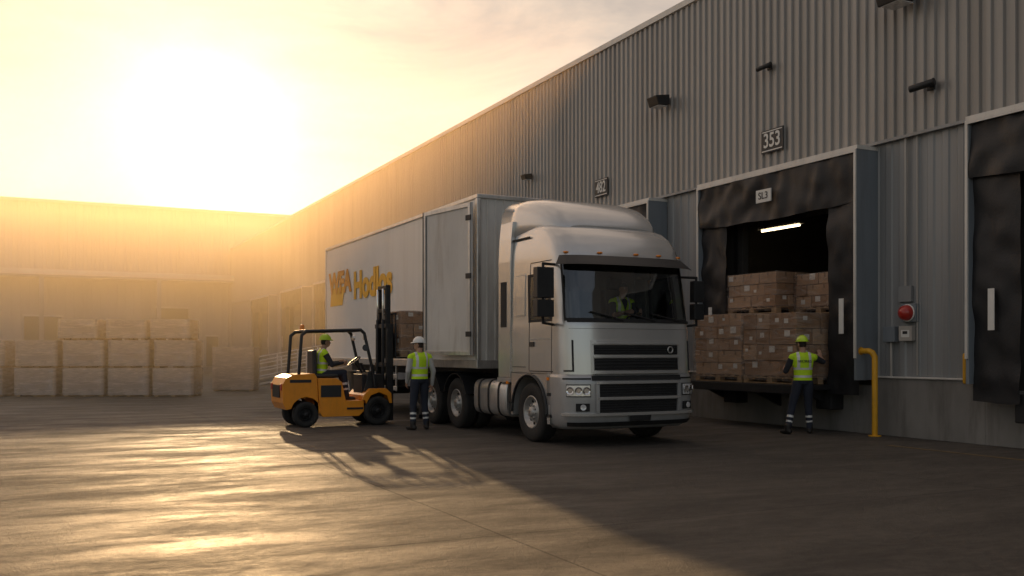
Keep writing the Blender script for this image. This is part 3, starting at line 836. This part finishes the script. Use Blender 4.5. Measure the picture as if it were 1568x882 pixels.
for s in (-.46,.46):
    b.pipe([(-.86,s,1.02),(-.80,s,1.85),(-.70,s,1.93),(.42,s,1.97),(.50,s,1.90),(.70,s,1.05),(.74,s,.72)],.033,m_blackpl,8)
for x in (-.70,-.5,-.3,-.1,.1,.3,.44): b.box(x-.02,x+.02,-.46,.46,1.93,1.965,m_blackpl)
b.lathe((-.6,.3,1.97),(0,0,1),[(0,.05),(.1,.045),(.12,.02)],m_amber,12)
for s in (-.4,.4): b.lathe((.50,s,1.82),(1,0,-.1),[(0,.05),(.05,.07),(.06,.05)],m_lens,14)
b.lathe((.52,-.5,1.60),(-.2,-.4,.1),[(0,.07),(.02,.07)],m_blackpl,14)
b.done(.004)
b=B('controls',fk)
b.cyl((.60,0,1.08),(.42,0,1.32),.022,m_blackpl); b.lathe((.43,0,1.31),(-.6,0,.8),[(0,.14),(0,.165),(.025,.165),(.025,.14)],m_blackpl,22,capped=False)
b.box(.40,.46,-.15,.15,1.30,1.33,m_blackpl)
for y in (-.3,-.24,-.18): b.cyl((.58,y,1.1),(.5,y,1.26),.01,m_steel,n=6); b.ellipsoid((.5,y,1.27),(.02,.02,.02),m_black,8,6)
b.done(.003)
b=B('mast',fk)
for s in (-1,1):
    y=s*.33
    b.box(1.02,1.16,y-.05,y+.05,.08,2.10,m_steel)
    b.box(1.04,1.14,y-s*.10-.035,y-s*.10+.035,.2,2.93,m_steel)
    b.cyl((1.0,s*.18,.2),(1.0,s*.18,2.2),.035,m_steel); b.cyl((1.0,s*.18,2.2),(1.0,s*.18,2.85),.022,m_chrome)
    b.box(1.08,1.1,s*.06-.02,s*.06+.02,1.4,2.85,m_black)
for z in (.35,1.2,2.02): b.box(1.0,1.05,-.37,.37,z,z+.09,m_steel)
for z in (2.35,2.84): b.box(1.03,1.10,-.27,.27,z,z+.08,m_steel)
b.cyl((.9,.3,.9),(1.02,.3,1.0),.03,m_steel)
b.done(.008)
b=B('carriage_and_forks',fk)
for z in (1.42,1.82): b.box(1.165,1.20,-.48,.48,z,z+.09,m_steel)
for y in (-.46,-.23,0,.23,.44): b.box(1.17,1.195,y-.012,y+.012,1.5,2.32,m_steel)
b.box(1.165,1.2,-.48,.48,2.3,2.34,m_steel)
for s in (-.28,.28): b.box(1.205,1.24,s-.06,s+.06,1.40,1.9,m_steel); b.box(1.205,1.80,s-.055,s+.055,1.37,1.405,m_steel)
b.done(.006)
b=B('wheels',fk)
for s in (-1,1):
    wheel(b,.78,s*.33,.30,.30,.215,s,.58,6,m_steel,'y')
    wheel(b,-.72,s*.33,.26,.26,.20,s,.58,6,m_steel,'y')
b.done()
ld=pallet_load('pallet_of_boxes',(5.50+1.56,19.3,1.41),0,.54,1.04,.97,2,3,3,m_wrap2)

# ------------------------------------------------------------------ people
def lerp(a,c,t): return Vector(a)*(1-t)+Vector(c)*t
def person(name,loc,yaw,J,vest=True,sleeve=m_shirt,fore=None,hat=m_hlime,headyaw=0.,curl=.6,legs=True,shirt=None):
    e=empty(name,loc,yaw); fore=fore or sleeve
    b=B('body',e); PRM=[]
    def cap(p0,p1,r0,r1,tag): 
        p0=Vector(p0);p1=Vector(p1); b.capsule(p0,p1,r0,r1,m_skin,14); PRM.append(('c',p0,p1,r0,r1,tag))
    def ell(c,r,tag,T=None):
        b.ellipsoid((0,0,0),r,m_skin,16,12,T=(Matrix.Translation(c)@(T or Matrix.Identity(4)))); PRM.append(('e',Vector(c),r,T or Matrix.Identity(4),tag))
    P=Vector(J['pelvis']); K=Vector(J['neck']); up=(K-P).normalized(); sd=Vector((1,0,0)); sd=(sd-up*sd.dot(up)).normalized(); fw=up.cross(sd)
    Lt=(K-P).length
    prof=[(-.16,.10,.08),(-.10,.15,.115),(.02,.172,.125),(.18,.165,.122),(.38,.168,.122),(.6,.185,.13),(.78,.198,.13),(.90,.185,.115),(.97,.13,.09),(1.03,.07,.065)]
    rings=[]
    for s,hw,hd in prof:
        c=P+up*(Lt*s); rings.append([c+sd*hw*math.cos(t)+fw*hd*math.sin(t) for t in [2*math.pi*k/24 for k in range(24)]])
    b.loft(rings,m_skin)
    hd=Vector(J['head']); HR=Matrix.Rotation(headyaw,4,'Z')
    cap(K-up*.03,hd+Vector((0,-.012,-.05)),.058,.054,'skin')
    ell(hd,(.076,.094,.108),'head',HR)
    ell(hd+HR@Vector((0,.028,-.058)),(.056,.062,.058),'skin',HR)
    ell(hd+HR@Vector((0,.096,-.022)),(.014,.02,.026),'skin',HR)
    ell(hd+HR@Vector((0,.083,-.062)),(.026,.014,.012),'skin',HR)
    for s in (-1,1): ell(hd+HR@Vector((s*.077,-.004,-.018)),(.012,.02,.032),'skin',HR)
    for S,s in (('L',-1),('R',1)):
        sh,el,wr=[Vector(J[k+S]) for k in ('sh','el','wr')]
        cap(sh,el,.066,.052,'upper'); cap(lerp(sh,K,.1),lerp(sh,K,.55)+Vector((0,0,.015)),.062,.06,'torso'); cap(el,wr,.050,.033,'fore')
        hdir=Vector(J.get('hd'+S,tuple((wr-el).normalized()))).normalized()
        pn=Vector(J.get('pn'+S,(-s,0,0))); pn=(pn-hdir*pn.dot(hdir)).normalized(); pa=hdir.cross(pn).normalized()*1.0
        if pa.y<0: pa=-pa
        pc=wr+hdir*.055
        R=Matrix((( *pa,),( *pn,),( *hdir,))).transposed().to_4x4()
        ell(pc,(.042,.018,.056),'skin',R)
        for k,(o,l) in enumerate(((-.030,.060),(-.010,.075),(.011,.080),(.031,.072))):
            k0=pc+hdir*.042+pa*o; d1=(hdir+pn*curl*.5).normalized(); d2=(hdir+pn*curl*1.6).normalized()
            k1=k0+d1*l*.5; k2=k1+d2*l*.5
            cap(k0,k1,.0115,.0105,'skin'); cap(k1,k2,.0105,.009,'skin')
        t0=pc-hdir*.02+pa*.034; t1=t0+(hdir*.7+pa*.7+pn*.3).normalized()*.045; cap(t0,t1,.014,.012,'skin'); cap(t1,t1+(hdir+pa*.2+pn*.4).normalized()*.03,.012,.01,'skin')
        if legs:
            hp,kn,an=[Vector(J[k+S]) for k in ('hip','kn','an')]
            cap(hp,kn,.098,.072,'leg'); cap(kn,an+(kn-an).normalized()*.02,.070,.056,'shin')
            td=Vector(J.get('toe'+S,(0,1,0))).normalized()
            cap(an+Vector((0,0,-.02)),an+Vector((0,0,.06)),.055,.056,'boot')
            cap(an-td*.045+Vector((0,0,-.038)),an+td*.15+Vector((0,0,-.045)),.046,.040,'boot')
    ob=b.done()
    md=ob.modifiers.new('r','REMESH'); md.mode='VOXEL'; md.voxel_size=.0085; md.use_smooth_shade=True
    sm=ob.modifiers.new('s','SMOOTH'); sm.factor=.5; sm.iterations=2
    dg=bpy.context.evaluated_depsgraph_get(); dg.update()
    me=bpy.data.meshes.new_from_object(ob.evaluated_get(dg)); ob.modifiers.clear(); ob.data=me
    me.materials.clear()
    ML=[m_skin,m_hair,m_vest,m_refl,m_navy,m_boot,sleeve,fore,shirt or sleeve]
    for x in ML: me.materials.append(x)
    nf=len(me.polygons); C=np.zeros(nf*3); me.polygons.foreach_get('center',C); C=C.reshape(-1,3)
    rel=C-np.array(P); s_=rel@np.array(up)/Lt; xs=rel@np.array(sd); ys=rel@np.array(fw)
    hw=np.interp(s_,[p[0] for p in prof],[p[1] for p in prof]); hdp=np.interp(s_,[p[0] for p in prof],[p[2] for p in prof])
    best=np.sqrt((xs/hw)**2+(ys/hdp)**2)+np.clip(-.16-s_,0,9)*10+np.clip(s_-1.03,0,9)*10
    idx=np.full(nf,2)
    idx[s_<.02]=4 
    if vest:
        for c0 in (.17,.46): idx[np.abs(s_-c0)<.042]=3
        idx[(np.abs(np.abs(xs)-.105)<.024)&(s_>.46)]=3
        idx[(ys>0)&(np.abs(xs)<.05*(s_-.55)/.3)&(s_>.6)]=8
    else: idx[s_>.02]=8
    for p in PRM:
        if p[0]=='c':
            p0=np.array(p[1]);d=np.array(p[2])-p0;L2=max(d@d,1e-9); t=np.clip((C-p0)@d/L2,0,1)
            r=p[3]+(p[4]-p[3])*t; q=np.linalg.norm(C-p0-t[:,None]*d,axis=1)/r; tag=p[5]
        else:
            R=np.array(p[3].to_3x3()); q=np.linalg.norm(((C-np.array(p[1]))@R)/np.array(p[2]),axis=1); tag=p[4]; t=None
        mk=q<best
        if tag=='skin': v=np.zeros(nf,int)
        elif tag=='head':
            lc=(C-np.array(p[1]))@R; v=np.where((lc[:,2]>.03)|((lc[:,1]<-.01)&(lc[:,2]>-.06)),1,0)
        elif tag=='upper': v=np.where(t<.12,2 if vest else 6,6)
        elif tag=='fore': v=np.full(nf,7)
        elif tag=='torso': v=np.where((np.abs(np.abs(xs)-.105)<.024)&vest,3,2 if vest else 8)
        elif tag=='leg': v=np.full(nf,4)
        elif tag=='shin': v=np.where(((t>.42)&(t<.52))|((t>.66)&(t<.74)),3,4)
        else: v=np.full(nf,5)
        idx=np.where(mk,v,idx); best=np.where(mk,q,best)
    me.polygons.foreach_set('material_index',idx.astype(np.int32)); me.polygons.foreach_set('use_smooth',np.ones(nf,bool)); me.update()
    b=B('eyes',e)
    for s in (-1,1): b.ellipsoid(hd+HR@Vector((s*.03,.083,.004)),(.011,.008,.007),m_signw,8,6); b.ellipsoid(hd+HR@Vector((s*.03,.090,.004)),(.005,.003,.005),m_hair,8,6)
    b.done()
    if hat:
        b=B('hard_hat',e); T=Matrix.Translation(hd+Vector((0,-.004,.045)))@HR
        rings=[]
        for k in range(9):
            a=math.pi/2*k/8; c=math.cos(a); r=[]
            for q in range(28):
                th=2*math.pi*q/28; r.append(T@Vector((.102*c*math.cos(th),.125*c*math.sin(th),.115*math.sin(a)+(.006 if abs(math.cos(th))<.25 and k<8 else 0))))
            rings.append(r)
        b.loft(rings,hat,True)
        rings=[]
        for z,g in ((-.004,0),(-.008,1),(.006,1),(.010,0)):
            rings.append([T@Vector(((.100+.016*g)*math.cos(t),(.123+.016*g+ (.035*g*max(0,math.sin(t))**2))*math.sin(t),z-.012*g*max(0,math.sin(t)))) for t in [2*math.pi*q/28 for q in range(28)]])
        b.loft(rings,hat,True)
        b.done()
    return e
stand=dict(pelvis=(0,0,.98),neck=(0,-.01,1.47),head=(0,.03,1.655),
  shL=(-.195,-.01,1.415),elL=(-.245,-.04,1.13),wrL=(-.225,.04,.88),shR=(.195,-.01,1.415),elR=(.26,-.05,1.14),wrR=(.255,.05,.89),
  hipL=(-.095,0,.93),knL=(-.13,.02,.51),anL=(-.155,-.02,.09),hipR=(.095,0,.93),knR=(.12,.03,.51),anR=(.15,.0,.09),toeL=(-.3,1,0),toeR=(.35,1,0))
person('warehouse_worker',(6.62,17.28,0),.12,dict(stand,elL=(-.25,.0,1.14),wrL=(-.20,.15,.93),elR=(.27,-.06,1.14),wrR=(.29,.03,.88)),hat=m_hwhite,headyaw=.7)
w2=dict(stand,head=(0,.05,1.665),anL=(-.30,-.10,.09),knL=(-.20,.0,.51),anR=(.14,.05,.09),knR=(.11,.05,.51),
  elR=(.40,.12,1.33),wrR=(.42,.34,1.42),elL=(-.30,.05,1.16),wrL=(-.27,.26,1.2),toeL=(-.6,1,0),hdR=(-.1,.4,.9),pnR=(0,1,0))
person('warehouse_worker',(12.62,13.25,0),-.50,w2,sleeve=m_dshirt,fore=m_skin,hat=m_hlime,headyaw=.3,shirt=m_dshirt)
text('WORKS','vest_print',None,(0,0,0),(0,0,0),.07,m_signk)
o=bpy.data.objects['vest_print']; 
wk=bpy.data.objects['warehouse_worker.001']; o.parent=wk; o.location=(0,-.142,1.34); o.rotation_euler=(rad(90),0,0)
seat=dict(pelvis=(0,0,.10),neck=(0,.03,.58),head=(0,.09,.765),
  shL=(-.195,.03,.53),elL=(-.25,.16,.29),wrL=(-.15,.40,.34),shR=(.195,.03,.53),elR=(.25,.16,.29),wrR=(.17,.40,.33),
  hipL=(-.095,.03,.08),knL=(-.13,.46,.10),anL=(-.13,.56,-.38),hipR=(.095,.03,.08),knR=(.13,.44,.13),anR=(.14,.50,-.38))
person('forklift_driver',(5.5-.28,19.3,.96),rad(-90),seat,sleeve=m_dshirt,hat=m_hlime,curl=1.3)
person('truck_driver',(8.63+.58,12.72+1.42,1.86),rad(180),seat,sleeve=m_dshirt,fore=m_skin,hat=None,curl=1.3)

# ------------------------------------------------------------------ haze
az=Vector((.155,1.0)).normalized(); EL=rad(12.2)
sunv=Vector((az.x*math.cos(EL),az.y*math.cos(EL),math.sin(EL)))
m,nt,out=newmat('dusty_air')
vs=N(nt,'ShaderNodeVolumeScatter'); vs.inputs['Color'].default_value=(1,.76,.44,1); vs.inputs['Density'].default_value=.022; vs.inputs['Anisotropy'].default_value=.58
nt.links.new(vs.outputs[0],out.inputs['Volume'])
b=B('haze'); b.box(-60,13.6,21.2,76,.01,10.5,m); b.done()

# ------------------------------------------------------------------ sky and sun
w=bpy.data.worlds.new('World'); scene.world=w; w.use_nodes=True; nt=w.node_tree; nt.nodes.clear()
out=N(nt,'ShaderNodeOutputWorld')
sky=N(nt,'ShaderNodeTexSky'); sky.sky_type='NISHITA'; sky.sun_disc=False; sky.sun_elevation=EL; sky.sun_rotation=math.atan2(az.x,az.y)
sky.air_density=1.; sky.dust_density=.5; sky.ozone_density=1.
bg=N(nt,'ShaderNodeBackground'); bg.inputs[1].default_value=.05; nt.links.new(sky.outputs[0],bg.inputs[0])
tc=N(nt,'ShaderNodeTexCoord').outputs['Generated']
dp=N(nt,'ShaderNodeVectorMath',operation='DOT_PRODUCT'); nt.links.new(tc,dp.inputs[0]); dp.inputs[1].default_value=sunv
d=math_(nt,'MAXIMUM',dp.outputs['Value'],0.)
half=math_(nt,'MULTIPLY_ADD',dp.outputs['Value'],.5,.5)
t0=math_(nt,'MULTIPLY_ADD',math_(nt,'POWER',half,2.2),.52,.23)
t2=math_(nt,'MULTIPLY',math_(nt,'POWER',d,160.),.38)
t3=math_(nt,'MULTIPLY',math_(nt,'POWER',d,600.),1.2)
cl=noisetex(nt,tc,2.6,7,.60,(1,1,3.6),(.15,.1,1.1),.9)
cl2=ramp(nt,cl,.38,.62,(.62,)*3,(1.12,)*3)
base=math_(nt,'MULTIPLY',math_(nt,'ADD',t0,t2),cl2)
c1=mixc(nt,math_(nt,'POWER',half,1.6),(1.,.89,.82),(1.,.66,.36))
sc=N(nt,'ShaderNodeVectorMath',operation='SCALE'); nt.links.new(c1,sc.inputs[0]); nt.links.new(base,sc.inputs['Scale'])
sc3=N(nt,'ShaderNodeVectorMath',operation='SCALE'); sc3.inputs[0].default_value=(1,.9,.75); nt.links.new(t3,sc3.inputs['Scale'])
ad=N(nt,'ShaderNodeVectorMath',operation='ADD'); nt.links.new(sc.outputs[0],ad.inputs[0]); nt.links.new(sc3.outputs[0],ad.inputs[1])
bg2=N(nt,'ShaderNodeBackground'); nt.links.new(ad.outputs[0],bg2.inputs[0]); bg2.inputs[1].default_value=1.
ash=N(nt,'ShaderNodeAddShader'); nt.links.new(bg.outputs[0],ash.inputs[0]); nt.links.new(bg2.outputs[0],ash.inputs[1]); nt.links.new(ash.outputs[0],out.inputs['Surface'])
w.cycles.sampling_method='MANUAL'; w.cycles.sample_map_resolution=512
sl=bpy.data.lights.new('sun','SUN'); sl.energy=5.0; sl.angle=rad(.8); sl.color=(1,.53,.20)
so=bpy.data.objects.new('sun',sl); so.rotation_euler=sunv.to_track_quat('Z','Y').to_euler(); COL.objects.link(so); so.location=(0,0,40)

# ------------------------------------------------------------------ camera
cd=bpy.data.cameras.new('camera'); cd.sensor_width=36; cd.lens=36*1450/1568; cd.clip_end=3000; cd.clip_start=.05
cd.shift_y=(540-441)/1568
co=bpy.data.objects.new('camera',cd); COL.objects.link(co); co.location=(0,0,1.5); co.rotation_euler=(rad(90),0,-math.atan2(.4467,.8947))
scene.camera=co
scene.view_settings.view_transform='Standard'; scene.view_settings.look='None'; scene.view_settings.exposure=0
